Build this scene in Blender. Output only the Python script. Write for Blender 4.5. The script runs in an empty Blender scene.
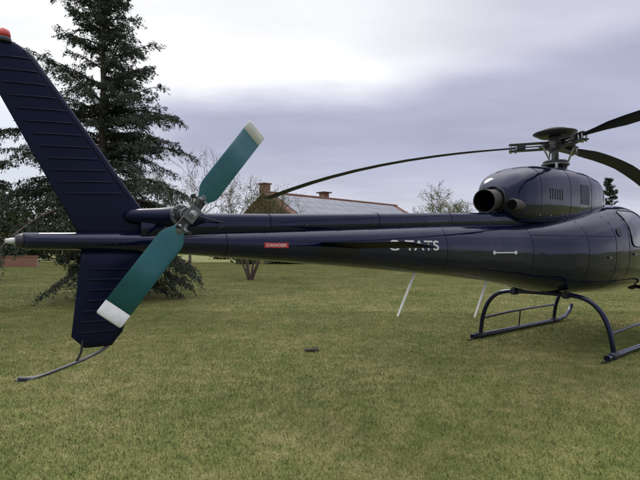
import bpy, math, random
import numpy as np
from mathutils import Vector, Matrix
R=math.radians
random.seed(3); np.random.seed(3)
scn=bpy.context.scene
scn.view_settings.view_transform='Standard'
scn.view_settings.look='None'; scn.view_settings.exposure=0

# ------------------------------------------------ materials
def newmat(name):
    m=bpy.data.materials.new(name); m.use_nodes=True
    nt=m.node_tree; b=nt.nodes['Principled BSDF']
    return m,nt,b
def mat(name,col,rough=.5,metal=0,coat=0,noise=None,bump=0,bscale=40,spec=.5):
    m,nt,b=newmat(name)
    b.inputs['Base Color'].default_value=(*col,1)
    b.inputs['Roughness'].default_value=rough
    b.inputs['Metallic'].default_value=metal
    b.inputs['Coat Weight'].default_value=coat
    b.inputs['Coat Roughness'].default_value=.04
    b.inputs['Specular IOR Level'].default_value=spec
    tc=nt.nodes.new('ShaderNodeTexCoord')
    if noise:
        n=nt.nodes.new('ShaderNodeTexNoise'); n.inputs['Scale'].default_value=noise[0]; n.inputs['Detail'].default_value=6
        nt.links.new(tc.outputs['Object'],n.inputs['Vector'])
        r=nt.nodes.new('ShaderNodeValToRGB'); r.color_ramp.elements[0].position=.3; r.color_ramp.elements[1].position=.7
        r.color_ramp.elements[0].color=(*col,1); r.color_ramp.elements[1].color=(*noise[1],1)
        nt.links.new(n.outputs['Fac'],r.inputs['Fac']); nt.links.new(r.outputs['Color'],b.inputs['Base Color'])
    if bump:
        n2=nt.nodes.new('ShaderNodeTexNoise'); n2.inputs['Scale'].default_value=bscale; n2.inputs['Detail'].default_value=5
        nt.links.new(tc.outputs['Object'],n2.inputs['Vector'])
        bp=nt.nodes.new('ShaderNodeBump'); bp.inputs['Strength'].default_value=bump; bp.inputs['Distance'].default_value=.02
        nt.links.new(n2.outputs['Fac'],bp.inputs['Height']); nt.links.new(bp.outputs['Normal'],b.inputs['Normal'])
    return m
def paintmat(name,c0,c1,rough0,rough1,coat):
    m,nt,b=newmat(name)
    tc=nt.nodes.new('ShaderNodeTexCoord')
    n=nt.nodes.new('ShaderNodeTexNoise'); n.inputs['Scale'].default_value=3.0; n.inputs['Detail'].default_value=8; n.inputs['Roughness'].default_value=.65
    nt.links.new(tc.outputs['Object'],n.inputs['Vector'])
    mr=nt.nodes.new('ShaderNodeMapRange'); mr.inputs['From Min'].default_value=.35; mr.inputs['From Max'].default_value=.7
    mr.inputs['To Min'].default_value=rough0; mr.inputs['To Max'].default_value=rough1
    nt.links.new(n.outputs['Fac'],mr.inputs['Value']); nt.links.new(mr.outputs[0],b.inputs['Roughness'])
    r=nt.nodes.new('ShaderNodeValToRGB'); r.color_ramp.elements[0].color=(*c0,1); r.color_ramp.elements[1].color=(*c1,1)
    r.color_ramp.elements[0].position=.35; r.color_ramp.elements[1].position=.7
    nt.links.new(n.outputs['Fac'],r.inputs['Fac']); nt.links.new(r.outputs['Color'],b.inputs['Base Color'])
    b.inputs['Coat Weight'].default_value=coat; b.inputs['Coat Roughness'].default_value=.03
    b.inputs['Specular IOR Level'].default_value=.42; b.inputs['Specular Tint'].default_value=(.66,.7,1,1)
    n2=nt.nodes.new('ShaderNodeTexNoise'); n2.inputs['Scale'].default_value=2.2; n2.inputs['Detail'].default_value=2
    nt.links.new(tc.outputs['Object'],n2.inputs['Vector'])
    bp=nt.nodes.new('ShaderNodeBump'); bp.inputs['Strength'].default_value=.25; bp.inputs['Distance'].default_value=.03
    nt.links.new(n2.outputs['Fac'],bp.inputs['Height']); nt.links.new(bp.outputs['Normal'],b.inputs['Normal']); nt.links.new(bp.outputs['Normal'],b.inputs['Coat Normal'])
    return m
M_navy=paintmat('navy_paint',(.0035,.005,.022),(.0045,.0065,.028),.06,.16,.3)
M_fin=paintmat('navy_paint_matt',(.0035,.005,.019),(.0045,.0065,.025),.28,.42,0)
M_fin.node_tree.nodes['Principled BSDF'].inputs['Specular IOR Level'].default_value=.25
M_stab=mat('navy_shaded',(.003,.004,.010),.6,spec=.06,noise=(4,(.004,.005,.014)))  # stabiliser navy, darkened so the colour itself carries the underside shade
M_black=mat('black_rubber',(.012,.012,.013),.6)
M_dark=mat('dark_metal',(.03,.03,.036),.45,.5,noise=(14,(.05,.05,.058)))
M_metal=mat('bare_metal',(.45,.45,.46),.35,1,noise=(20,(.3,.3,.31)))
M_steel=mat('grey_painted_metal',(.16,.165,.17),.45,.4,noise=(12,(.1,.1,.11)))
M_blade=mat('rotor_blade_bounce_tint',(.015,.018,.048),.6,0,.0,noise=(5,(.020,.024,.058)),spec=.15)  # grey blades, blue put into the colour to offset green light off the grass
M_teal=mat('teal_blade_paint',(.004,.085,.105),.36,0,.25,noise=(9,(.006,.108,.13)),bump=.05)
M_white=mat('white_paint',(.76,.76,.77),.4,noise=(18,(.6,.6,.6)))
M_red=mat('red_plastic',(.55,.03,.02),.3,0,.5)
M_label=mat('red_label',(.5,.035,.03),.5)
M_glass=mat('tinted_glass',(.01,.012,.015),.05,0,1)
M_seam=mat('panel_seam',(.002,.002,.004),.8,spec=.2)
M_exh=mat('exhaust_soot',(.07,.065,.06),.55,.7,noise=(10,(.13,.12,.115)))
M_antenna=mat('antenna_white',(.82,.82,.82),.45)
M_interior=mat('exhaust_interior',(.004,.004,.004),.95,spec=.1)

# ------------------------------------------------ mesh helpers
def mk(name,v,f,m,parent=None,smooth=True):
    me=bpy.data.meshes.new(name); me.from_pydata([tuple(p) for p in v],[],f); me.update()
    if smooth: me.polygons.foreach_set('use_smooth',[True]*len(me.polygons))
    ob=bpy.data.objects.new(name,me); scn.collection.objects.link(ob)
    if m: me.materials.append(m)
    if parent: ob.parent=parent
    return ob
def fastmesh(name,V,quads,m,parent=None,tri=False):
    k=3 if tri else 4
    V=np.asarray(V,dtype=np.float32); Q=np.asarray(quads,dtype=np.int32)
    me=bpy.data.meshes.new(name); me.vertices.add(len(V)); me.vertices.foreach_set('co',V.ravel())
    me.loops.add(Q.size); me.loops.foreach_set('vertex_index',Q.ravel())
    me.polygons.add(len(Q)); me.polygons.foreach_set('loop_start',np.arange(0,Q.size,k,dtype=np.int32))
    me.polygons.foreach_set('loop_total',np.full(len(Q),k,dtype=np.int32))
    me.update(calc_edges=True); me.materials.append(m)
    ob=bpy.data.objects.new(name,me); scn.collection.objects.link(ob)
    if parent: ob.parent=parent
    return ob
def empty(name,loc=(0,0,0),rot=0):
    e=bpy.data.objects.new(name,None); scn.collection.objects.link(e); e.location=loc; e.rotation_euler=(0,0,rot); e.empty_display_size=.3
    return e
def loft(name,rings,m,parent=None,cap=True,smooth=True,closed=True):
    n=len(rings[0]); v=[p for r in rings for p in r]; f=[]
    for i in range(len(rings)-1):
        for j in range(n if closed else n-1):
            a=i*n+j; b=i*n+(j+1)%n
            f.append((a,b,b+n,a+n))
    if cap and closed:
        f.append(tuple(range(n-1,-1,-1))); f.append(tuple((len(rings)-1)*n+j for j in range(n)))
    ob=mk(name,v,f,m,parent,smooth)
    import bmesh
    bm=bmesh.new(); bm.from_mesh(ob.data); bmesh.ops.recalc_face_normals(bm,faces=bm.faces)
    for fc in bm.faces:
        if len(fc.verts)>4: fc.smooth=False
    bm.to_mesh(ob.data); bm.free()
    return ob
def frame(d):
    d=Vector(d).normalized(); a=Vector((0,0,1)) if abs(d.z)<.9 else Vector((1,0,0))
    u=d.cross(a).normalized(); return d,u,d.cross(u)
def cyl(name,p0,p1,r0,r1,m,parent,seg=20):
    p0=Vector(p0);p1=Vector(p1); d,u,w=frame(p1-p0)
    L=(p1-p0).length; e=min(r0,r1,L)*.12
    def ring(p,r): return [p+u*r*math.cos(t)+w*r*math.sin(t) for t in [2*math.pi*k/seg for k in range(seg)]]
    rr=[ring(p0,r0-e),ring(p0+d*e,r0),ring(p1-d*e,r1),ring(p1,r1-e)]
    ob=loft(name,rr,m,parent); return ob
def tube(name,pts,r,m,parent,bez=False,radii=None):
    c=bpy.data.curves.new(name,'CURVE'); c.dimensions='3D'; c.bevel_depth=r; c.bevel_resolution=4; c.use_fill_caps=True
    if bez:
        s=c.splines.new('NURBS'); s.points.add(len(pts)-1); s.order_u=3; s.use_endpoint_u=True; c.resolution_u=8
    else:
        s=c.splines.new('POLY'); s.points.add(len(pts)-1)
    for i,p in enumerate(pts):
        s.points[i].co=(*p,1)
        if radii: s.points[i].radius=radii[i]
    s.use_smooth=True
    c.materials.append(m)
    ob=bpy.data.objects.new(name,c); scn.collection.objects.link(ob)
    if parent: ob.parent=parent
    return ob
def box(name,c,s,m,parent,rot=None,bev=.1):
    b=min(s)*bev; c=Vector(c)
    import bmesh
    bm=bmesh.new(); bmesh.ops.create_cube(bm,size=1)
    for q in bm.verts: q.co=Vector((q.co.x*s[0],q.co.y*s[1],q.co.z*s[2]))
    if b>0: bmesh.ops.bevel(bm,geom=bm.edges[:],offset=b,segments=2,affect='EDGES')
    if rot is not None: bmesh.ops.transform(bm,matrix=rot,verts=bm.verts)
    for q in bm.verts: q.co+=c
    me=bpy.data.meshes.new(name); bm.to_mesh(me); bm.free(); me.materials.append(m)
    ob=bpy.data.objects.new(name,me); scn.collection.objects.link(ob)
    if parent: ob.parent=parent
    return ob
def airfoil(name,secs,m,parent,N=14):
    rings=[]
    cs=[.5*(1-math.cos(math.pi*k/N)) for k in range(N+1)]
    for LE,TE,T in secs:
        LE=Vector(LE);TE=Vector(TE);T=Vector(T)
        r=[LE.lerp(TE,c)+T*th(c) for c in cs]+[LE.lerp(TE,c)-T*th(c) for c in reversed(cs[1:-1])]
        rings.append(r)
    return loft(name,rings,m,parent)
def th(c): return 5*(.2969*math.sqrt(c)-.126*c-.3516*c*c+.2843*c**3-.1036*c**4)

# ------------------------------------------------ HELICOPTER
H=empty('helicopter',(3.85,7.85,0),R(39))
S=np.array([
(-7.50,1.575,1.685,.050,2.0),(-7.0,1.565,1.70,.075,2.0),(-6.33,1.53,1.725,.105,2.1),(-5.5,1.465,1.765,.15,2.2),(-4.6,1.39,1.81,.195,2.3),
(-3.75,1.315,1.855,.235,2.4),(-2.9,1.235,1.90,.28,2.4),(-2.1,1.15,1.945,.34,2.4),(-1.5,1.07,1.98,.42,2.4),(-1.0,.98,2.03,.56,2.4),(-.6,.91,2.09,.68,2.5),
(-.1,.86,2.17,.80,2.6),(.4,.84,2.25,.88,2.7),(1.0,.82,2.36,.93,2.8),(1.6,.82,2.42,.94,2.8),(2.1,.83,2.36,.90,2.6),(2.6,.86,2.15,.80,2.4),
(3.0,.93,1.88,.63,2.2),(3.25,1.02,1.66,.42,2.1),(3.4,1.15,1.48,.20,2.0),(3.45,1.25,1.38,.06,2.0)])
xs=np.linspace(-7.5,3.45,440)
tab=[np.interp(xs,S[:,0],S[:,k]) for k in range(1,5)]
ker=np.exp(-.5*(np.arange(-12,13)/4.5)**2); ker/=ker.sum()
def smo(a):
    p=np.concatenate([2*a[0]-a[12:0:-1],a,2*a[-1]-a[-2:-14:-1]]); return np.convolve(p,ker,'valid')
tab=[smo(a) for a in tab]
def sec(x): return [float(np.interp(x,xs,a)) for a in tab]
def hw(x,z):
    b,t,w,n=sec(x); q=min(1,abs((z-(b+t)/2)/((t-b)/2))); return w*(1-q**n)**(1/n)
def bodyring(x,K=48):
    b,t,w,n=sec(x); zc=(b+t)/2; h=(t-b)/2; r=[]
    for k in range(K):
        a=2*math.pi*k/K; c=math.cos(a); s=math.sin(a)
        r.append(Vector((x,w*math.copysign(abs(c)**(2/n),c),zc+h*math.copysign(abs(s)**(2/n),s))))
    return r
loft('fuselage_and_tail_boom',[bodyring(x) for x in np.concatenate([np.linspace(-7.5,-1.6,60),np.linspace(-1.5,3.45,70)])],M_navy,H)
cyl('tail_cone_cap',(-7.50,0,1.63),(-7.545,0,1.63),.052,.04,M_dark,H)
cyl('tail_navigation_lamp',(-7.545,0,1.63),(-7.60,0,1.63),.022,.014,M_white,H)

def seam(name,pts,side=-1,r=.0032):
    tube(name,[(x,side*(hw(x,z)+.0003),z) for x,z in pts],r,M_seam,H)
def rangezz(x,f0=.08,f1=.92,n=14):
    b,t,_,_=sec(x); return [(x,b+(t-b)*(f0+(f1-f0)*k/(n-1))) for k in range(n)]
for i,x in enumerate([-6.05,-3.2,-1.45,-.35,.35,.78,1.62,2.55]):
    seam('frame_seam_%d'%i,rangezz(x,.03,.97)); seam('frame_seam_port_%d'%i,rangezz(x,.03,.97),1)
seam('belly_seam',[(x,1.02+.0*x) for x in np.linspace(-.3,2.5,30)])
seam('waist_seam',[(x,1.78) for x in np.linspace(-1.45,.35,24)])
rv=[];rf=[]
def rivet(x,z,s=-1):
    y=s*(hw(x,z)+.001); i=len(rv); e=.005
    rv.extend([(x-e,y,z),(x,y,z-e),(x+e,y,z),(x,y,z+e),(x,y+s*.0022,z)])
    rf.extend([(i,i+1,i+4),(i+1,i+2,i+4),(i+2,i+3,i+4),(i+3,i,i+4)])
for x in [-6.93,-6.08,-5.03,-4.1,-3.23,-2.08,-1.48,-6.87,-6.02,-4.97,-3.17,-2.02,-1.42]:
    b,t,_,_=sec(x)
    n=int((t-b)/.035)
    for k in range(n): rivet(x,b+(t-b)*(.08+.84*k/max(1,n-1)))
for x in np.arange(-6.8,-1.5,.045):
    b,t,_,_=sec(x); rivet(x,b+(t-b)*.86)
mk('rivets',rv,rf,M_navy,H,False)

rings=[]
def covz(x): return float(np.interp(x,[-6.8,-6.5,-5.5,-3.75,-2.1,-1.2],[1.83,1.865,1.905,2.0,2.085,2.12]))
def covw(x): return float(np.interp(x,[-6.75,-5.5,-2.9,-1.8,-1.2],[.075,.095,.115,.19,.27]))
def covring(x,e=0.,db=.05):
    t=covz(x); w=covw(x)+e; b0=sec(x)[1]-db
    return [Vector((x,w*math.copysign(abs(math.cos(a))**.42,math.cos(a)),b0+(t+e-b0)*max(0,math.sin(a))**.42)) for a in [math.pi*k/20 for k in range(21)]]
loft('drive_shaft_cover',[covring(x) for x in np.linspace(-6.75,-1.2,60)],M_navy,H)
for i,x in enumerate([-5.6,-4.2,-2.9]):
    tube('cover_joint_%d'%i,covring(x,.0004,.03),.0028,M_seam,H)
for i,x in enumerate(np.arange(-6.1,-2.6,.45)):
    box('cover_latch_%d'%i,(x,-(covw(x)+.002),sec(x)[1]+.03),(.04,.008,.018),M_dark,H)

# fins
def fx(z):
    return (float(np.interp(z,[1.62,1.72,1.8,1.9,2.95],[-6.36,-6.48,-6.61,-6.735,-7.50])),float(np.interp(z,[1.62,2.95],[-7.13,-7.835])))
secs=[]
for z in [1.64,1.72,1.8,1.9,2.1,2.3,2.5,2.7,2.88,2.925,2.945]:
    le,te=fx(z); e=0 if z<2.9 else (z-2.88)*.8
    secs.append(((le-e,0,z),(te+e*.4,0,z),(0,.045*(1 if z<2.9 else .75),0)))
airfoil('upper_fin',secs,M_fin,H)
def fl(z): return (float(np.interp(z,[.88,.95,1.6],[-6.93,-6.86,-6.68])),float(np.interp(z,[.88,.95,1.6],[-7.12,-7.205,-7.14])))
airfoil('lower_fin',[((fl(z)[0],0,z),(fl(z)[1],0,z),(0,.04,0)) for z in [1.62,1.45,1.3,1.15,1.05,.96,.91,.87]],M_fin,H)
k=0
for z in np.arange(1.98,2.9,.078):
    for s in (-1,1):
        pts=[]
        for c in np.linspace(.1,.9,9):
            zz=z+ .035*(.5-c); le,te=fx(zz); pts.append((le+(te-le)*c,s*(.045*th(c)+.001),zz))
        tube('fin_bead_%d'%k,pts,.007,M_fin,H,radii=[.2]+[1]*7+[.2]); k+=1
for z in np.arange(.98,1.5,.075):
    for s in (-1,1):
        pts=[]
        for c in np.linspace(.12,.88,9):
            le,te=fl(z); pts.append((le+(te-le)*c,s*(.04*th(c)+.001),z))
        tube('fin_bead_%d'%k,pts,.007,M_fin,H,radii=[.2]+[1]*7+[.2]); k+=1
tube('fin_le_seam',[(fx(z)[0]-.05,-.045*th(.1)-.001,z) for z in np.linspace(1.95,2.9,10)],.003,M_seam,H)
cyl('beacon_base',(-7.62,0,2.93),(-7.62,0,2.965),.045,.04,M_dark,H)
loft('beacon_lens',[[Vector((-7.62+r*math.cos(a),r*math.sin(a),z)) for a in [2*math.pi*q/16 for q in range(16)]] for z,r in [(2.965,.036),(2.985,.037),(3.005,.033),(3.02,.022),(3.026,.006)]],M_red,H)
tube('tail_guard',[(-6.90,0,.93),(-6.96,0,.86),(-7.05,0,.815),(-7.2,0,.765),(-7.38,0,.715),(-7.47,0,.71),(-7.52,0,.725)],.012,M_steel,H,bez=True)
tube('tail_guard_brace',[(-7.13,0,.93),(-7.14,0,.84),(-7.17,0,.78)],.009,M_dark,H)
airfoil('tail_guard_shoe',[((-7.12,-.02,.785),(-7.12,.02,.785),(0,0,.006)),((-7.48,-.025,.70),(-7.48,.025,.70),(0,0,.008)),((-7.54,-.02,.712),(-7.54,.02,.712),(0,0,.006))],M_dark,H,N=6)

zs=1.592
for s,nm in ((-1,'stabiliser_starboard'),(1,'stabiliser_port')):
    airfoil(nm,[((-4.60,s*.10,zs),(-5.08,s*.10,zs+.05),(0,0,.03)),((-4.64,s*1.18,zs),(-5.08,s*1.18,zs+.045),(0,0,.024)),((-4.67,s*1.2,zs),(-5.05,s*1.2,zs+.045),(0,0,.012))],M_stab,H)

# tail gearbox and tail rotor
TRX,TRZ,TRY=-6.48,1.835,-.36
rings=[]
for x,r in [(-6.86,.03),(-6.82,.055),(-6.72,.066),(-6.6,.078),(-6.5,.095),(-6.4,.095),(-6.32,.085),(-6.24,.06)]:
    rings.append([Vector((x,-.03+r*math.cos(a),TRZ-.01+r*math.sin(a)*.95)) for a in [2*math.pi*q/20 for q in range(20)]])
loft('tail_gearbox',rings,M_fin,H)
cyl('gearbox_output',(TRX,-.08,TRZ),(TRX,-.22,TRZ),.075,.05,M_dark,H)
cyl('gearbox_flange',(TRX,-.17,TRZ),(TRX,-.185,TRZ),.085,.085,M_steel,H)
for q in range(8):
    a=2*math.pi*q/8; cyl('flange_bolt_%d'%q,(TRX+.07*math.cos(a),-.185,TRZ+.07*math.sin(a)),(TRX+.07*math.cos(a),-.2,TRZ+.07*math.sin(a)),.008,.007,M_metal,H,6)
cyl('tail_rotor_shaft',(TRX,-.2,TRZ),(TRX,TRY-.05,TRZ),.028,.028,M_metal,H)
cyl('pitch_change_spider',(TRX,-.27,TRZ),(TRX,-.295,TRZ),.055,.055,M_steel,H)
TH=R(52)
rd=Vector((math.cos(TH),0,math.sin(TH))); cd=Vector((-math.sin(TH),0,math.cos(TH))); yd=Vector((0,1,0)); hub=Vector((TRX,TRY,TRZ))
box('tail_rotor_yoke',hub,(.30,.03,.075),M_dark,H,rot=Matrix.Rotation(-TH,4,'Y'),bev=.2)
box('tail_rotor_yoke_plate',hub+Vector((0,-.025,0)),(.13,.016,.09),M_steel,H,rot=Matrix.Rotation(-TH,4,'Y'),bev=.3)
cyl('hub_nut',hub+Vector((0,-.035,0)),hub+Vector((0,-.07,0)),.026,.02,M_metal,H,6)
for s,nm in ((1,'tail_blade_up'),(-1,'tail_blade_down')):
    def S2(r,ch,t,tw):
        c=(cd*math.cos(tw)+yd*math.sin(tw)*s); n=(yd*math.cos(tw)-cd*math.sin(tw)*s)
        o=hub+rd*s*r
        return (o+c*ch*.5*(s),o-c*ch*.5*(s),n*t)
    tw0=R(-9)
    airfoil(nm,[S2(.10,.07,.02,tw0),S2(.15,.1,.02,tw0),S2(.21,.175,.018,tw0),S2(.25,.195,.016,tw0),S2(.5,.195,.014,tw0*.8),S2(.83,.195,.011,tw0*.5)],M_teal,H)
    airfoil(nm+'_white_tip',[S2(.83,.196,.0115,tw0*.5),S2(.92,.196,.0105,tw0*.45),S2(.932,.175,.006,tw0*.45)],M_white,H)
    airfoil(nm+'_grip',[S2(.05,.06,.028,tw0),S2(.14,.085,.028,tw0),S2(.18,.06,.024,tw0)],M_steel,H,N=8)
    for q in (-1,1):
        p=hub+rd*s*.13+cd*q*.022; cyl('%s_bolt_%d'%(nm,q),p+yd*-.045,p+yd*.04,.010,.010,M_metal,H,8)
    p=hub+rd*s*.12+cd*s*.075
    tube(nm+'_pitch_horn',[hub+rd*s*.13+cd*s*.02,p],.012,M_steel,H)
    tube(nm+'_pitch_link',[p,Vector((TRX,-.283,TRZ))+rd*s*.09+cd*s*.02,Vector((TRX,-.283,TRZ))+rd*s*.02],.007,M_metal,H)
    cyl(nm+'_link_ball',p+yd*.02,p-yd*.02,.014,.014,M_black,H,10)
tube('tail_pitch_control_rod',[(-6.1,-.11,1.80),(-6.3,-.16,1.83),(TRX+.03,-.25,TRZ+.02)],.007,M_dark,H)

# engine cowling
C=np.array([(-1.74,2.12,2.46,.20),(-1.69,2.03,2.57,.29),(-1.55,1.95,2.69,.37),(-1.3,1.93,2.79,.43),(-1.0,1.93,2.85,.46),(-.6,1.93,2.88,.48),(0,1.95,2.905,.49),(.6,2.0,2.90,.47),(1.05,2.1,2.85,.43),(1.4,2.2,2.69,.34),(1.65,2.27,2.50,.22),(1.75,2.32,2.42,.1)])
cx=np.linspace(-1.74,1.75,180); ct=[np.interp(cx,C[:,0],C[:,k]) for k in (1,2,3)]
ker=np.exp(-.5*(np.arange(-12,13)/2.2)**2); ker/=ker.sum(); ct=[smo(a) for a in ct]
CN=3.3
def csec(x): return [float(np.interp(x,cx,a)) for a in ct]
def cring(x,K=44,n=CN):
    b,t,w=csec(x); zc=(b+t)/2; h=(t-b)/2; r=[]
    for k in range(K):
        a=2*math.pi*k/K; c=math.cos(a); s=math.sin(a)
        r.append(Vector((x,w*math.copysign(abs(c)**(2/n),c),zc+h*math.copysign(abs(s)**(2/n),s))))
    return r
loft('engine_cowling',[cring(x) for x in np.concatenate([np.linspace(-1.74,-1.4,14),np.linspace(-1.34,1.75,50)])],M_navy,H)
for i,x in enumerate([-1.2,-.35,.45,1.15]):
    tube('cowling_seam_%d'%i,cring(x)+[cring(x)[0]],.0035,M_seam,H)
def chw(x,z,n=CN):
    b,t,w=csec(x); q=min(1,abs((z-(b+t)/2)/((t-b)/2))); return w*(1-q**n)**(1/n)
for i in range(6):
    x0=-.98+i*.07
    tube('cowling_louvre_%d'%i,[(x0,-(chw(x0,z)+.001),z) for z in np.linspace(2.32,2.48,6)],.006,M_black,H)
pv=[];pf=[]
for i in range(9):
    for j in range(6):
        x=.0+.35*i/8; z=2.3+.32*j/5; pv.append((x,-(chw(x,z)+.004),z))
for i in range(8):
    for j in range(5):
        a=i*6+j; pf.append((a,a+1,a+7,a+6))
mk('intake_screen',pv,pf,M_fin,H)
for i,(x,z) in enumerate([(-1.2,2.08),(-.4,2.1),(.4,2.15),(-.9,2.08)]):
    box('cowl_latch_%d'%i,(x,-(chw(x,z)+.004),z),(.05,.01,.02),M_steel,H)
def openpipe(name,pts,radii,m,inner):
    rings=[];K=28
    for i,(p,r) in enumerate(zip(pts,radii)):
        p=Vector(p); d=Vector(pts[min(i+1,len(pts)-1)])-Vector(pts[max(i-1,0)])
        d,u,w=frame(d); rings.append([p+u*r*math.cos(2*math.pi*k/K)+w*r*math.sin(2*math.pi*k/K) for k in range(K)])
    loft(name,rings,m,H,cap=False)
    ri=[]
    for r,(p,_) in zip(rings,zip(pts,radii)):
        p=Vector(p); ri.append([p+(q-p)*.93 for q in r])
    loft(name+'_liner',ri,inner,H,cap=False)
    n=K; v=list(rings[-1])+list(ri[-1]); mk(name+'_lip',v,[(j,(j+1)%n,n+(j+1)%n,n+j) for j in range(n)],m,H,False)
    mk(name+'_back',ri[0],[tuple(range(n))],inner,H,False)
openpipe('exhaust_pipe',[(-1.45,-.02,2.29),(-1.7,-.02,2.29),(-1.88,-.03,2.275),(-2.06,-.05,2.25)],[.155,.155,.153,.165],M_exh,M_interior)
openpipe('exhaust_shroud',[(-1.5,-.02,2.29),(-1.72,-.02,2.29),(-1.80,-.02,2.287)],[.21,.20,.195],M_dark,M_interior)
cyl('oil_cooler_outlet',(-1.3,-.28,2.2),(-1.74,-.28,2.2),.09,.09,M_exh,H)
cyl('outlet_bore',(-1.70,-.28,2.2),(-1.745,-.28,2.2),.075,.075,M_interior,H)

# main rotor mast + head
mx=.2
cyl('mast_housing',(mx,0,2.82),(mx,0,3.0),.22,.13,M_dark,H,28)
cyl('mast',(mx,0,2.95),(mx,0,3.5),.06,.055,M_steel,H)
cyl('swashplate_lower',(mx,0,3.0),(mx,0,3.035),.22,.22,M_steel,H,28)
cyl('swashplate_upper',(mx,0,3.04),(mx,0,3.08),.20,.19,M_dark,H,28)
cyl('hub_body',(mx,0,3.27),(mx,0,3.44),.13,.12,M_steel,H,24)
cyl('vibration_absorber',(mx,0,3.50),(mx,0,3.565),.26,.35,M_dark,H,30)
cyl('vibration_absorber_cover',(mx,0,3.56),(mx,0,3.62),.34,.2,M_black,H,30)
cyl('absorber_neck',(mx,0,3.42),(mx,0,3.51),.07,.1,M_dark,H)
for i in range(3):
    a=R(90+120*i); p=Vector((mx+.19*math.cos(a),.19*math.sin(a),2.86)); q=Vector((mx+.21*math.cos(a),.21*math.sin(a),3.02))
    cyl('servo_%d'%i,p,q,.028,.022,M_metal,H,12)
for i in range(2):
    a=R(30+180*i)
    tube('scissor_link_%d'%i,[(mx+.16*math.cos(a),.16*math.sin(a),3.07),(mx+.27*math.cos(a),.27*math.sin(a),3.17),(mx+.1*math.cos(a),.1*math.sin(a),3.28)],.016,M_dark,H)
zh=3.35
wa=[(161.2,0.0),(279,.055),(37,0.05)]
for i,(az,lift) in enumerate(wa):
    a=R(az-39); rdv=Vector((math.cos(a),math.sin(a),0)); cdv=Vector((-math.sin(a),math.cos(a),0)); o=Vector((mx,0,zh))
    rz=Matrix.Rotation(a,4,'Z')
    def P(r,c=0,z=0): return o+rdv*r+cdv*c+Vector((0,0,z))
    airfoil('star_arm_%d'%i,[(P(.08,.11),P(.08,-.11),(0,0,.022)),(P(.3,.05),P(.3,-.05),(0,0,.014)),(P(.52,.05),P(.52,-.05),(0,0,.012))],M_steel,H,N=8)
    box('sleeve_top_%d'%i,P(.42,0,.055),(.62,.13,.022),M_dark,H,rot=rz,bev=.2)
    box('sleeve_bottom_%d'%i,P(.42,0,-.055),(.62,.13,.022),M_dark,H,rot=rz,bev=.2)
    cyl('elastomer_bearing_%d'%i,P(.15,0,-.05),P(.15,0,.05),.07,.07,M_black,H)
    box('frequency_adapter_%d'%i,P(.53,0,0),(.13,.17,.09),M_black,H,rot=rz,bev=.15)
    for r_ in (.62,.70):
        for c_ in (-.035,.035): cyl('blade_bolt_%d'%i,P(r_,c_,-.09),P(r_,c_,.09),.015,.015,M_metal,H,10)
    hp=P(.22,.2,-.03)
    tube('pitch_horn_%d'%i,[P(.24,.03,-.045),P(.23,.12,-.045),hp],.022,M_dark,H)
    tube('pitch_link_%d'%i,[hp,Vector((mx,0,3.06))+rdv*.1+cdv*.17],.016,M_metal,H)
    cyl('link_end_%d'%i,hp+Vector((0,0,.02)),hp-Vector((0,0,.045)),.024,.024,M_steel,H,10)
    secs=[]
    for r_ in [.62,.72,.85,1.0,1.3,1.6,2.0,2.5,3,3.5,4,4.4,4.8,5.1,5.3,5.36]:
        ch=float(np.interp(r_,[.62,.75,1.0,1.35,5.36],[.09,.12,.20,.35,.35])); t=float(np.interp(r_,[.62,1.0,1.4,5.36],[.035,.03,.022,.018]))
        dz=-.72*(r_/5.35)**2.5+lift*min(r_,3)*.9
        if r_>5.33: ch*=.9;t*=.5
        tw=R(8-7*(r_/5.35))
        secs.append((P(r_,-ch*.33,dz-ch*.33*math.sin(-tw)),P(r_,ch*.67,dz+ch*.67*math.sin(-tw)),(0,0,t)))
    airfoil('main_rotor_blade_%d'%i,secs,M_blade,H)

# landing gear
for s,nm in ((-1,'starboard'),(1,'port')):
    y=s*1.07
    tube('skid_tube_'+nm,[(-.66,y,.055),(-.5,y,.05),(1,y,.05),(2.6,y,.05),(2.95,y,.08),(3.2,y,.2),(3.3,y,.33)],.042,M_navy,H,bez=False)
    airfoil('skid_spring_'+nm,[((-.45,y-.04,.012),(-.45,y+.04,.012),(0,0,.006)),((-.75,y-.035,.02),(-.75,y+.035,.02),(0,0,.005)),((-.85,y-.03,.04),(-.85,y+.03,.04),(0,0,.004))],M_dark,H,N=6)
    for x in (-.42,2.45):
        cyl('skid_saddle_%s'%nm,(x-.11,y,.055),(x+.11,y,.055),.054,.054,M_dark,H)
        box('skid_wear_plate_%s'%nm,(x,y,.006),(.35,.07,.010),M_steel,H)
    tube('boarding_step_'+nm,[(-.36,s*1.03,.36),(.5,s*1.04,.39),(1.6,s*1.04,.40),(2.42,s*1.02,.40)],.022,M_navy,H)
    tube('step_strut_'+nm,[(.95,s*1.04,.39),(.95,y,.08)],.012,M_navy,H)
for x,nm in ((-.40,'rear'),(2.42,'front')):
    pts=[(x,-1.07,.06),(x,-1.05,.22),(x,-1.02,.40),(x,-.94,.62),(x,-.80,.79),(x,-.60,.87),(x,-.3,.885),(x,.3,.885),(x,.60,.87),(x,.80,.79),(x,.94,.62),(x,1.02,.40),(x,1.05,.22),(x,1.07,.06)]
    tube('cross_tube_'+nm,pts,.036,M_navy,H,bez=True)
    for s in (-1,1): box('cross_tube_clamp_'+nm,(x,s*.42,.875),(.14,.1,.11),M_dark,H,bev=.15)

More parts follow.
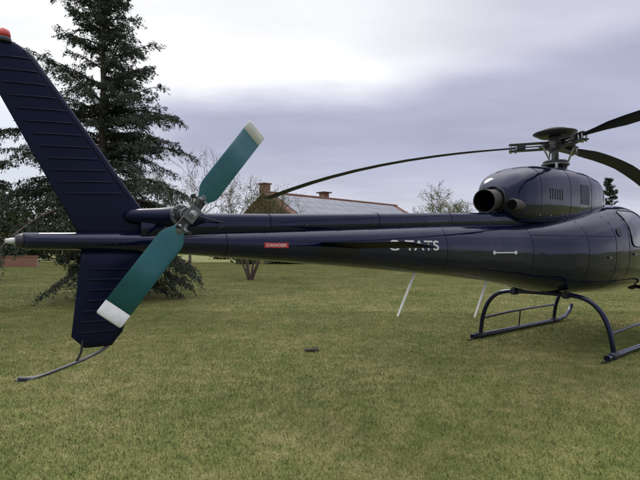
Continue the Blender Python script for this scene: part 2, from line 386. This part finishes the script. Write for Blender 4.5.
# windows
def window(name,x0,x1,z0,z1,slant=0,s=-1,n=5,m=M_glass,off=.006):
    v=[];f=[];NR=8;K=40;xc=(x0+x1)/2;zc=(z0+z1)/2
    for i in range(NR+1):
        r=i/NR
        for k in range(K):
            a=2*math.pi*k/K;c=math.cos(a);q=math.sin(a)
            dx=r*(x1-x0)/2*math.copysign(abs(c)**(2/n),c); dz=r*(z1-z0)/2*math.copysign(abs(q)**(2/n),q)
            x=xc+dx+slant*dz; z=zc+dz; v.append((x,s*(hw(x,z)+off),z))
    for i in range(NR):
        for k in range(K):
            a=i*K+k;b=i*K+(k+1)%K; f.append((a,b,b+K,a+K))
    mk(name,v,f,m,H)
    if m is M_glass: tube(name+'_gasket',[v[NR*K+k] for k in range(K)]+[v[NR*K]],.008,M_black,H)
for s,nm in ((-1,'starboard'),(1,'port')):
    window('rear_door_window_'+nm,.86,1.56,1.62,2.24,0,s)
    window('front_door_window_'+nm,1.70,2.42,1.55,2.16,-.1,s)
    window('windscreen_'+nm,2.5,3.12,1.35,1.82,-.35,s)
    window('chin_window_'+nm,2.85,3.2,1.12,1.3,0,s)
box('door_handle',(.98,-(hw(.98,1.5)+.012),1.5),(.12,.02,.03),M_steel,H)
box('baggage_door_handle',(.15,-(hw(.15,1.45)+.01),1.45),(.08,.018,.03),M_steel,H)
window('fuel_filler_cap',.42,.56,1.78,1.92,0,-1,2,M_dark,.01)

def decaltext(name,txt,x0,x1,zc,h,m,off=.004):
    cu=bpy.data.curves.new(name,'FONT'); cu.body=txt; cu.size=1; cu.offset=.012
    ob=bpy.data.objects.new(name,cu); scn.collection.objects.link(ob)
    bpy.context.view_layer.update()
    dg=bpy.context.evaluated_depsgraph_get(); me=bpy.data.meshes.new_from_object(ob.evaluated_get(dg))
    bpy.data.objects.remove(ob)
    co=np.array([v.co[:] for v in me.vertices]); mn=co.min(0); mxx=co.max(0)
    for v in me.vertices:
        x=x0+(v.co.x-mn[0])/(mxx[0]-mn[0])*(x1-x0); z=zc+((v.co.y-mn[1])/(mxx[1]-mn[1])-.5)*h
        v.co=(x,-(hw(x,z)+off),z)
    me.materials.clear(); me.materials.append(m)
    o=bpy.data.objects.new(name,me); scn.collection.objects.link(o); o.parent=H
decaltext('registration_letters','G-TATS',-4.18,-3.36,1.622,.115,M_white)
def strip(name,x0,x1,z0,z1,m,off=.003):
    v=[];f=[];n=10
    for i in range(n+1):
        x=x0+(x1-x0)*i/n
        for j in range(4):
            z=z0+(z1-z0)*j/3; v.append((x,-(hw(x,z)+off),z))
    for i in range(n):
        for j in range(3):
            a=i*4+j; f.append((a,a+1,a+5,a+4))
    mk(name,v,f,m,H)
strip('danger_label',-5.70,-5.45,1.59,1.635,M_label)
decaltext('danger_text','DANGER',-5.68,-5.47,1.6125,.027,M_white,.005)
zc=1.535
strip('arrow_shaft',-2.26,-1.84,zc-.008,zc+.008,M_white)
for nm,x in (('arrow_tail',-2.28),('arrow_head',-1.83)):
    window(nm,x-.035,x+.035,zc-.03,zc+.03,0,-1,1.2,M_white,.004)
for i,(a,b) in enumerate([((-3.46,0,1.34),(-3.80,0,.80)),((-1.90,0,1.18),(-2.24,0,.65))]):
    a=Vector(a);b=Vector(b)
    tube('belly_antenna_%d'%i,[a,a.lerp(b,.5),b],.0135,M_antenna,H,radii=[1.3,1.05,.85])
tube('pitot_tube',[(3.3,.2,1.35),(3.5,.2,1.33),(3.72,.2,1.33)],.012,M_metal,H)

# ------------------------------------------------ GROUND
def grasscol(nt,b,bladed=False):
    g=nt.nodes.new('ShaderNodeNewGeometry')
    def noise(sc,det,rough=.6):
        n=nt.nodes.new('ShaderNodeTexNoise'); n.inputs['Scale'].default_value=sc; n.inputs['Detail'].default_value=det; n.inputs['Roughness'].default_value=rough
        nt.links.new(g.outputs['Position'],n.inputs['Vector']); return n
    n1=noise(.45,8,.7); n2=noise(3.4,7,.85); n3=noise(40,3)
    r1=nt.nodes.new('ShaderNodeValToRGB'); e=r1.color_ramp.elements
    e[0].position=.40; e[0].color=(.125,.155,.042,1); e[1].position=.61; e[1].color=(.38,.335,.165,1)
    m=e.new(.475); m.color=(.185,.205,.065,1); m=e.new(.54); m.color=(.26,.252,.10,1)
    mx_=nt.nodes.new('ShaderNodeMath'); mx_.operation='MULTIPLY_ADD'; mx_.inputs[1].default_value=.6
    ad=nt.nodes.new('ShaderNodeMath'); ad.operation='MULTIPLY'; ad.inputs[1].default_value=.4
    nt.links.new(n1.outputs['Fac'],ad.inputs[0]); nt.links.new(n2.outputs['Fac'],mx_.inputs[0]); nt.links.new(ad.outputs[0],mx_.inputs[2])
    nt.links.new(mx_.outputs[0],r1.inputs['Fac'])
    hs=nt.nodes.new('ShaderNodeMixRGB'); hs.blend_type='MULTIPLY'; hs.inputs[0].default_value=1
    r3=nt.nodes.new('ShaderNodeValToRGB'); r3.color_ramp.elements[0].position=.3; r3.color_ramp.elements[1].position=.7
    lo=(.55,.58,.55,1) if bladed else (.5,.5,.45,1)
    r3.color_ramp.elements[0].color=lo; r3.color_ramp.elements[1].color=(1.35,1.3,1.2,1) if bladed else (.9,.92,.85,1)
    nt.links.new(n3.outputs['Fac'],r3.inputs['Fac']); nt.links.new(r1.outputs['Color'],hs.inputs[1]); nt.links.new(r3.outputs['Color'],hs.inputs[2])
    nt.links.new(hs.outputs[0],b.inputs['Base Color'])
    b.inputs['Roughness'].default_value=.85; b.inputs['Specular IOR Level'].default_value=.15
    if bladed:
        vm=nt.nodes.new('ShaderNodeVectorMath'); vm.operation='MULTIPLY_ADD'; vm.inputs[1].default_value=(.45,.45,.45); vm.inputs[2].default_value=(0,0,.8)
        nz=nt.nodes.new('ShaderNodeVectorMath'); nz.operation='NORMALIZE'
        nt.links.new(g.outputs['Normal'],vm.inputs[0]); nt.links.new(vm.outputs[0],nz.inputs[0]); nt.links.new(nz.outputs[0],b.inputs['Normal'])
    return n3
M_ground,nt,b=newmat('grass_ground'); n3=grasscol(nt,b)
bp=nt.nodes.new('ShaderNodeBump'); bp.inputs['Strength'].default_value=.4; bp.inputs['Distance'].default_value=.02
nt.links.new(n3.outputs['Fac'],bp.inputs['Height']); nt.links.new(bp.outputs['Normal'],b.inputs['Normal'])
M_grass,nt,b=newmat('grass_blades'); grasscol(nt,b,True)
gs=900
mk('ground',[(-gs,-gs,0),(gs,-gs,0),(gs,gs,0),(-gs,gs,0)],[(0,1,2,3)],M_ground,None,False)
G=empty('lawn_grass')
def tile(name,size,n,hmin,hmax,w):
    x=np.random.rand(n)*size-size/2; y=np.random.rand(n)*size-size/2
    a=np.random.rand(n)*2*np.pi; h=hmin+(hmax-hmin)*np.random.rand(n)**1.8; ln=np.random.rand(n)*1.1*h; b_=np.random.rand(n)*2*np.pi
    w_=w*(.6+.8*np.random.rand(n)); z0=-.004
    V=np.zeros((n,3,3)); V[:,0]=np.stack([x-np.cos(a)*w_,y-np.sin(a)*w_,x*0+z0],1); V[:,1]=np.stack([x+np.cos(a)*w_,y+np.sin(a)*w_,x*0+z0],1)
    V[:,2]=np.stack([x+np.cos(b_)*ln,y+np.sin(b_)*ln,h],1)
    return fastmesh(name,V.reshape(-1,3),np.arange(n*3).reshape(-1,3),M_grass,G,tri=True)
tA=tile('grass_tile',2,22000,.010,.042,.0028); tB=tile('grass_tile_far',4,30000,.010,.042,.0045)
first={'A':True,'B':True}
def put(t,key,x,y):
    if first[key]: o=t; first[key]=False
    else:
        o=bpy.data.objects.new(t.name,t.data); scn.collection.objects.link(o); o.parent=G
    o.location=(x,y,0); o.rotation_euler=(0,0,random.choice([0,1,2,3])*math.pi/2)
for j in range(6):
    y=1+2*j
    for i in range(-8,9):
        if abs(2*i)<.75*y+3.5: put(tA,'A',2*i,y)
for j in range(12):
    y=14+4*j
    for i in range(-14,15):
        if abs(4*i)<.75*y+5: put(tB,'B',4*i,y)
def leafquads(P,D,L,W,nrm=None):
    n=len(P); D=D/np.linalg.norm(D,axis=1,keepdims=True); rnd=np.random.randn(n,3); U=np.cross(D,rnd); U/=np.linalg.norm(U,axis=1,keepdims=True)+1e-9
    L=np.asarray(L).reshape(-1,1)*np.ones((n,1)); W=np.asarray(W).reshape(-1,1)*np.ones((n,1))
    V=np.stack([P-D*L*.5,P+U*W*.5,P+D*L*.5,P-U*W*.5],1)
    return V.reshape(-1,3),np.arange(n*4).reshape(-1,4)
M_dead=mat('dry_leaf',(.16,.10,.05),.8,noise=(.8,(.28,.22,.12)))
n=900; P=np.stack([np.random.uniform(-11,11,n),np.random.uniform(2,16,n),np.random.uniform(.02,.045,n)],1)
D=np.random.randn(n,3); D[:,2]*=.2
V,Q=leafquads(P,D,np.random.uniform(.015,.035,n),np.random.uniform(.01,.02,n)); fastmesh('fallen_leaves',V,Q,M_dead)
PL=empty('wood_scrap',(-.13,7.3,0),R(8))
M_wood=mat('weathered_wood',(.035,.03,.026),.85,noise=(25,(.07,.06,.05)),bump=.5)
box('board',(0,0,.03),(.22,.08,.028),M_wood,PL,bev=.15)
box('splinter',(.06,.05,.045),(.1,.03,.02),M_wood,PL,rot=Matrix.Rotation(.5,4,'Z'))

# ------------------------------------------------ TREES
M_bark=mat('bark',(.07,.052,.04),.9,noise=(9,(.13,.10,.08)),bump=.8,bscale=15)
def leafmat(name,c0,c1,c2,sc=.9):
    m,nt,b=newmat(name); g=nt.nodes.new('ShaderNodeNewGeometry')
    n=nt.nodes.new('ShaderNodeTexNoise'); n.inputs['Scale'].default_value=sc; n.inputs['Detail'].default_value=8; n.inputs['Roughness'].default_value=.8
    nt.links.new(g.outputs['Position'],n.inputs['Vector'])
    r=nt.nodes.new('ShaderNodeValToRGB'); e=r.color_ramp.elements; e[0].position=.35; e[0].color=(*c0,1); e[1].position=.68; e[1].color=(*c2,1); q=e.new(.5); q.color=(*c1,1)
    nt.links.new(n.outputs['Fac'],r.inputs['Fac']); nt.links.new(r.outputs['Color'],b.inputs['Base Color']); b.inputs['Roughness'].default_value=.75; b.inputs['Specular IOR Level'].default_value=.2
    return m
M_needle=leafmat('cedar_needles',(.024,.036,.027),(.042,.060,.042),(.08,.098,.062),1.3)
M_bud=leafmat('spring_leaves',(.10,.10,.035),(.16,.16,.05),(.22,.21,.08),.6)
M_hedge=leafmat('hedge_leaves',(.03,.045,.02),(.055,.07,.03),(.10,.11,.05),.25)
class Tubes:
    def __init__(s): s.v=[];s.f=[]
    def add(s,p0,p1,r0,r1,K=5):
        d,u,w=frame(Vector(p1)-Vector(p0)); i=len(s.v)
        for p,r in ((Vector(p0),r0),(Vector(p1),r1)):
            for k in range(K):
                a=2*math.pi*k/K; s.v.append(tuple(p+u*r*math.cos(a)+w*r*math.sin(a)))
        for k in range(K): s.f.append((i+k,i+(k+1)%K,i+K+(k+1)%K,i+K+k))
def conifer(base,Ht,Rad,seed,dens=1.0,lsz=1.0,dz=.17,low=.35,pw=.8,nbr=(3,6),prune=False,irr=0):
    rng=np.random.RandomState(seed); root=empty('cedar_tree',base)
    T=Tubes()
    def tr(z): return .028*Ht/10*(Ht-z)+.008 if z>0.3 else .028*Ht/10*(Ht-z)+.05
    zz=np.linspace(-.05,Ht,26); wob=np.cumsum(rng.randn(26,2)*.012,axis=0)
    for i in range(25): T.add((wob[i,0],wob[i,1],zz[i]),(wob[i+1,0],wob[i+1,1],zz[i+1]),tr(zz[i])*.55,tr(zz[i+1])*.55,10)
    LP=[];LD=[];LL=[]
    z=low
    while z<Ht-.1:
        f=z/Ht
        # uneven crown: whorls of alternating vigour
        vig=1+irr*math.sin(z*3.9+seed)+irr*.7*math.sin(z*8.3)
        for b_ in range(rng.randint(*nbr)):
            az=rng.rand()*2*math.pi
            prof=(1-f)**pw*min(1,.72+f*1.6)
            L=Rad*prof*vig*(.4+.75*rng.rand())+.18
            if rng.rand()<.10: L*=1.2
            if prune and z<2.0 and math.cos(az)<-.2: L*=.42
            el=R(26*f+6+rng.randn()*12); d0=np.array([math.cos(az)*math.cos(el),math.sin(az)*math.cos(el),math.sin(el)])
            N=max(4,int(L/.22)); p=np.array([0,0,z]); d=d0.copy(); seg=L/N; r0=.012+.012*L
            side=np.array([-math.sin(az),math.cos(az),0])
            for s_ in range(N):
                t=(s_+.5)/N
                d=d+np.array([0,0,-.035-.045*t+.035*rng.randn()])+side*.07*rng.randn(); d/=np.linalg.norm(d)
                q=p+d*seg; T.add(p,q,r0*(1-s_/N)+.004,r0*(1-(s_+1)/N)+.003,4)
                if t>.12:
                    nb=int((3+2*rng.rand())*dens)+1
                    for _ in range(nb):
                        sg=rng.choice([-1,1]); bl=(.16+.34*L*.45*(1-abs(t-.45)))*(.5+.7*rng.rand())
                        bl=min(bl,.75)
                        bd=d*(.5+.4*rng.rand())+side*sg*(.75+.3*rng.rand())+np.array([0,0,.15-1.1*rng.rand()]); bd/=np.linalg.norm(bd)
                        st=p+(q-p)*rng.rand()
                        if bl>.3: T.add(st,st+bd*bl*.9,.005,.002,3)
                        m=int((bl/.028)*dens)+2
                        u=rng.rand(m,1); pp=st+bd*bl*u+rng.randn(m,3)*np.array([.035,.035,.035]); pp[:,2]-=.16*(u[:,0]**2)*bl+ .02
                        dd=bd*.8+rng.randn(m,3)*.6; dd[:,2]-=.3
                        LP.append(pp);LD.append(dd);LL.append(np.full(m,1.)*(.7+.6*rng.rand(m)))
                p=q
        z+=dz*(.5+1.0*rng.rand())*(1 if f<.8 else .7)
    LP=np.concatenate(LP);LD=np.concatenate(LD);LL=np.concatenate(LL)
    mk('trunk_and_limbs',T.v,T.f,M_bark,root)
    V,Q=leafquads(LP,LD,LL*.12*lsz,LL*.029*lsz); fastmesh('needles',V,Q,M_needle,root)
    return root
conifer((-7.1,15.3,0),11.6,4.0,21,dens=1.1,dz=.165,pw=.88,nbr=(3,7),prune=True,irr=.13)
conifer((-17.2,22.5,0),9.0,3.6,9,dens=.9,lsz=1.6,dz=.25,low=2.7)
conifer((29.6,48,0),8.9,2.1,11,dens=.6,lsz=3,dz=.3)

def broad(name,base,Ht,seed,stems=1,leafn=3,leafs=.05,depth=6,spread=.55,lm=None,r0=.06,first=.32):
    rng=random.Random(seed); nr=np.random.RandomState(seed); root=empty(name,base); T=Tubes(); LP=[]
    def grow(p,d,L,r,k):
        n=3; q=p
        for i in range(n):
            d=(d+Vector((rng.gauss(0,.09),rng.gauss(0,.09),rng.gauss(.03,.05)))).normalized()
            q2=q+d*L/n; T.add(q,q2,r*(1-.12*i),r*(1-.12*(i+1)),6 if k<2 else 3)
            if k>=depth-3:
                for _ in range(leafn):
                    LP.append(q2+Vector((rng.gauss(0,.06),rng.gauss(0,.06),rng.gauss(0,.06)))*(1+Ht*.05))
            q=q2
            if k>0 and i<n-1 and rng.random()<.6 and k<depth:
                a=frame(d); t=rng.random()*6.28; dd=(d*.7+(a[1]*math.cos(t)+a[2]*math.sin(t))*.8).normalized(); grow(q,dd,L*.6,r*.5,k+1)
        if k<depth:
            for j in range(rng.choice([2,2,3])):
                a=frame(d); t=rng.random()*6.28; dd=(d+(a[1]*math.cos(t)+a[2]*math.sin(t))*spread*(.6+.8*rng.random())+Vector((0,0,.08))).normalized()
                grow(q,dd,L*(.68+.2*rng.random()),r*.62,k+1)
    for s in range(stems):
        if stems>1:
            a=2*math.pi*s/stems+rng.random(); d=Vector((math.cos(a)*.32,math.sin(a)*.32,1)).normalized(); p=Vector((math.cos(a)*.08,math.sin(a)*.08,-.05))
        else: d=Vector((0,0,1)); p=Vector((0,0,-.05))
        grow(p,d,Ht*first,r0,0)
    mk('trunk_and_branches',T.v,T.f,M_bark,root)
    if LP:
        P=np.array([tuple(q) for q in LP]); D=nr.randn(len(P),3); V,Q=leafquads(P,D,leafs*(.6+.8*nr.rand(len(P))),leafs*.6); fastmesh('leaves',V,Q,lm or M_bud,root)
broad('multi_stem_tree',(-3.65,24.6,0),6.0,4,stems=6,leafn=1,leafs=.07,depth=5,r0=.065,first=.27)
broad('bare_tree',(-9.5,34,0),7.5,14,stems=1,leafn=1,leafs=.08,depth=6,r0=.12)
broad('budding_tree',(17.5,64,0),9.5,8,stems=1,leafn=1,leafs=.18,depth=6,r0=.12)
broad('budding_tree',(22.5,74,0),8.0,18,stems=1,leafn=1,leafs=.2,depth=6,r0=.12)
def belt(name,segs,seed,m):
    rs=np.random.RandomState(seed); P=[]
    for (x0,y0,x1,y1,h0,h1,n) in segs:
        L=math.hypot(x1-x0,y1-y0); nc=int(L/2.2)
        for c in range(nc):
            t=rs.rand(); cx_=x0+(x1-x0)*t; cy_=y0+(y1-y0)*t; h=h0+(h1-h0)*rs.rand(); r=1.0+h*.22
            k=int(n*h*1.2); q=rs.randn(k,3); q/=np.linalg.norm(q,axis=1,keepdims=True); q*=rs.rand(k,1)**.4
            q=q*np.array([r,r,h*.5])+np.array([cx_,cy_,h*.5]); q+=rs.randn(k,3)*.25; q[:,2]=np.abs(q[:,2]); P.append(q)
    P=np.concatenate(P); V,Q=leafquads(P,rs.randn(len(P),3),.45*(.5+rs.rand(len(P))),.3); fastmesh(name,V,Q,m)
belt('distant_trees',[(-75,66,-18,74,3,8,90),(-18,80,70,84,1.5,4.5,90),(70,80,130,62,3,7,50),(-46,58,-30,62,5,10,110)],2,M_hedge)
belt('garden_hedge',[(-10,52,24,55,.9,1.5,260)],6,M_hedge)

M_brick,nt,b=newmat('brick'); tc=nt.nodes.new('ShaderNodeTexCoord'); br=nt.nodes.new('ShaderNodeTexBrick'); mp=nt.nodes.new('ShaderNodeMapping'); mp.inputs['Rotation'].default_value=(R(90),0,0)
br.inputs['Color1'].default_value=(.20,.07,.045,1); br.inputs['Color2'].default_value=(.26,.10,.06,1); br.inputs['Mortar'].default_value=(.3,.27,.24,1); br.inputs['Scale'].default_value=3.5
nt.links.new(tc.outputs['Object'],mp.inputs['Vector']); nt.links.new(mp.outputs[0],br.inputs['Vector']); nt.links.new(br.outputs['Color'],b.inputs['Base Color']); b.inputs['Roughness'].default_value=.9
BW=empty('brick_wall',(-35.8,42,0),R(6)); box('wall',(0,0,.45),(20,.3,1.0),M_brick,BW,bev=.02); box('coping',(0,0,1.0),(20.1,.42,.1),M_brick,BW,bev=.1)

# ------------------------------------------------ HOUSE
HO=empty('country_house',(-2.24,53.2,0),math.atan2(.68,.73))
Lh,Wh,ze,zr=24.0,11.5,5.2,8.45
M_wall=mat('render_wall',(.20,.13,.09),.9,noise=(1.2,(.26,.18,.13)),bump=.2)
mk('walls',[(0,0,0),(Lh,0,0),(Lh,Wh,0),(0,Wh,0),(0,0,ze),(Lh,0,ze),(Lh,Wh,ze),(0,Wh,ze),(0,Wh/2,zr-.12),(Lh,Wh/2,zr-.12)],
 [(0,1,5,4),(1,2,6,9,5),(2,3,7,6),(3,0,4,8,7)],M_wall,HO,False)
M_tile,nt,b=newmat('roof_tile'); tc=nt.nodes.new('ShaderNodeTexCoord')
wv=nt.nodes.new('ShaderNodeTexWave'); wv.inputs['Scale'].default_value=1.6; wv.inputs['Distortion'].default_value=.6; nt.links.new(tc.outputs['Object'],wv.inputs['Vector'])
nz=nt.nodes.new('ShaderNodeTexNoise'); nz.inputs['Scale'].default_value=2.5; nz.inputs['Detail'].default_value=8; nt.links.new(tc.outputs['Object'],nz.inputs['Vector'])
rr_=nt.nodes.new('ShaderNodeValToRGB'); rr_.color_ramp.elements[0].position=.3; rr_.color_ramp.elements[0].color=(.11,.05,.035,1); rr_.color_ramp.elements[1].position=.7; rr_.color_ramp.elements[1].color=(.22,.115,.08,1)
nt.links.new(nz.outputs['Fac'],rr_.inputs['Fac']); nt.links.new(rr_.outputs['Color'],b.inputs['Base Color']); b.inputs['Roughness'].default_value=.9
bp=nt.nodes.new('ShaderNodeBump'); bp.inputs['Strength'].default_value=.8; bp.inputs['Distance'].default_value=.06; nt.links.new(wv.outputs['Fac'],bp.inputs['Height']); nt.links.new(bp.outputs['Normal'],b.inputs['Normal'])
def slope(name,x0,x1,s0,s1,off,thick,m,back=False):
    v=[]
    for x in (x0,x1):
        for s_ in (s0,s1):
            for o in (off,off+thick):
                y=-.9+(Wh/2+.9)*s_; z=(ze-.45)+(zr-(ze-.45))*s_+o
                if back: y=Wh-y
                v.append((x,y,z))
    f=[(0,1,3,2),(4,6,7,5),(0,4,5,1),(2,3,7,6),(1,5,7,3),(0,2,6,4)]
    return mk(name,v,f,m,HO,False)
slope('roof_front',-1,Lh+1,0,1,0,.18,M_tile); slope('roof_back',-1,Lh+1,0,1,0,.18,M_tile,True)
tube('ridge_tiles',[(-1.02,Wh/2,zr+.12),(Lh+1.02,Wh/2,zr+.12)],.2,M_tile,HO)
M_panel=mat('solar_panel',(.17,.18,.225),.3,.2,noise=(.7,(.21,.22,.265)))
for i in range(14):
    for j in range(4):
        slope('solar_panel_%d_%d'%(i,j),.1+i*1.66,.1+i*1.66+1.62,.06+j*.215,.06+j*.215+.208,.22,.05,M_panel)
box('gutter',(Lh/2,-.95,ze-.46),(Lh+2,.14,.14),M_steel,HO)
M_win=mat('window_glass',(.02,.025,.03),.08,0,1)
M_frame=mat('window_frame',(.2,.12,.07),.6)
for i,x in enumerate([2.5,6.5,11.5,15.5,20]):
    for z in (1.7,4.0):
        box('window_frame_%d'%i,(x,-.01,z),(1.3,.1,1.3),M_frame,HO,bev=.05); box('window_pane_%d'%i,(x,-.07,z),(1.1,.03,1.1),M_win,HO,bev=.05)
box('gable_window_frame',(-.01,Wh/2,5.4),(.1,1.2,1.1),M_frame,HO,bev=.05); box('gable_window',(-.07,Wh/2,5.4),(.03,1.0,.9),M_win,HO,bev=.05)
box('door',(9,-.02,1.05),(1.0,.1,2.1),M_frame,HO,bev=.05)
box('chimney_stack',(.9,Wh/2+2.2,8.4),(1.0,1.0,3.0),M_brick,HO,bev=.03); box('chimney_cap',(.9,Wh/2+2.2,9.97),(1.3,1.3,.14),M_tile,HO,bev=.1)
box('chimney_stack_2',(10.5,Wh/2+1.4,8.4),(1.0,1.0,2.2),M_brick,HO,bev=.03); box('chimney_cap_2',(10.5,Wh/2+1.4,9.58),(1.6,1.6,.14),M_tile,HO,bev=.1)

# ------------------------------------------------ SKY
w=bpy.data.worlds.new('World'); scn.world=w; w.use_nodes=True; nt=w.node_tree; N=nt.nodes; Lk=nt.links
bg=N['Background']; bg.inputs['Strength'].default_value=.1
sky=N.new('ShaderNodeTexSky'); sky.sky_type='NISHITA'; sky.sun_disc=False
SUN_EL,SUN_AZ=R(48),R(-25)
sky.sun_elevation=SUN_EL; sky.sun_rotation=SUN_AZ
tc=N.new('ShaderNodeTexCoord'); sp=N.new('ShaderNodeSeparateXYZ'); Lk.new(tc.outputs['Generated'],sp.inputs[0])
def math_(op,a,b_=None,c=None,clamp=False):
    m=N.new('ShaderNodeMath'); m.operation=op; m.use_clamp=clamp
    for i,q in enumerate((a,b_,c)):
        if q is None: continue
        if isinstance(q,(int,float)): m.inputs[i].default_value=q
        else: Lk.new(q,m.inputs[i])
    return m.outputs[0]
def sstep(v,a,b_,o0=0,o1=1):
    m=N.new('ShaderNodeMapRange'); m.interpolation_type='SMOOTHSTEP'; Lk.new(v,m.inputs[0]); m.inputs[1].default_value=a; m.inputs[2].default_value=b_; m.inputs[3].default_value=o0; m.inputs[4].default_value=o1; return m.outputs[0]
den=math_('ADD',math_('MAXIMUM',sp.outputs[2],0),.22)
cmb=N.new('ShaderNodeCombineXYZ'); Lk.new(math_('DIVIDE',sp.outputs[0],den),cmb.inputs[0]); Lk.new(math_('DIVIDE',sp.outputs[1],den),cmb.inputs[1])
def noise(sc,det,r,off=(0,0,0),st=(1,1,1)):
    mp=N.new('ShaderNodeMapping'); mp.inputs['Location'].default_value=off; mp.inputs['Scale'].default_value=st; Lk.new(cmb.outputs[0],mp.inputs[0])
    n=N.new('ShaderNodeTexNoise'); n.inputs['Scale'].default_value=sc; n.inputs['Detail'].default_value=det; n.inputs['Roughness'].default_value=r; Lk.new(mp.outputs[0],n.inputs['Vector']); return n.outputs['Fac']
nA=noise(.9,6,.5,(3,1,0),(.6,1,1)); nB=noise(2.0,6,.55,(7,2,0),(.4,1,1))
elw=math_('ADD',sp.outputs[2],math_('MULTIPLY',math_('SUBTRACT',nA,.5),.24))
edge=math_('SUBTRACT',elw,math_('MULTIPLY',sp.outputs[0],.12))
up=sstep(edge,.27,.35)
band=sstep(elw,.02,.20)
def col(c):
    n=N.new('ShaderNodeRGB'); n.outputs[0].default_value=(*c,1); return n.outputs[0]
def mix(f,a,b_,t='MIX'):
    m=N.new('ShaderNodeMixRGB'); m.blend_type=t
    if isinstance(f,(int,float)): m.inputs[0].default_value=f
    else: Lk.new(f,m.inputs[0])
    Lk.new(a,m.inputs[1]); Lk.new(b_,m.inputs[2]); return m.outputs[0]
horizon=col((.72,.73,.84)); grey=col((.46,.47,.61)); white=col((1.08,1.08,1.10)); lav=col((.72,.71,.83)); zen=col((2.1,2.1,2.15)); left=col((.78,.83,.92))
c=mix(band,horizon,grey)
c=mix(sstep(sp.outputs[0],-.24,-.46),c,left)
azm=sstep(sp.outputs[0],.02,.42)
upper=mix(azm,white,lav)
c=mix(up,c,upper)
c=mix(sstep(sp.outputs[2],.54,.88),c,zen)
back=sstep(sp.outputs[1],.1,-.4)
c=mix(math_('MULTIPLY',math_('MULTIPLY',back,.8),sstep(sp.outputs[2],.75,.45)),c,col((.50,.53,.66)))
streak=sstep(nB,.32,.68,.90,1.10)
sc_=N.new('ShaderNodeVectorMath'); sc_.operation='SCALE'; Lk.new(c,sc_.inputs[0]); Lk.new(math_('MULTIPLY',streak,10),sc_.inputs['Scale'])
fin=mix(.10,sc_.outputs[0],sky.outputs[0])
Lk.new(fin,bg.inputs['Color'])

sd=bpy.data.lights.new('sun','SUN'); sd.energy=1.3; sd.angle=R(14); sd.color=(1,.96,.9)
so=bpy.data.objects.new('sun',sd); scn.collection.objects.link(so)
dirv=Vector((math.sin(SUN_AZ)*math.cos(SUN_EL),math.cos(SUN_AZ)*math.cos(SUN_EL),math.sin(SUN_EL)))
so.rotation_euler=dirv.to_track_quat('Z','Y').to_euler()

cd_=bpy.data.cameras.new('camera'); cd_.sensor_width=36; cd_.lens=470/640*36; cd_.clip_end=3000; cd_.clip_start=.05
co_=bpy.data.objects.new('camera',cd_); scn.collection.objects.link(co_); co_.location=(0,0,1.57); co_.rotation_euler=(R(90)+math.atan(10/470),0,0)
scn.camera=co_
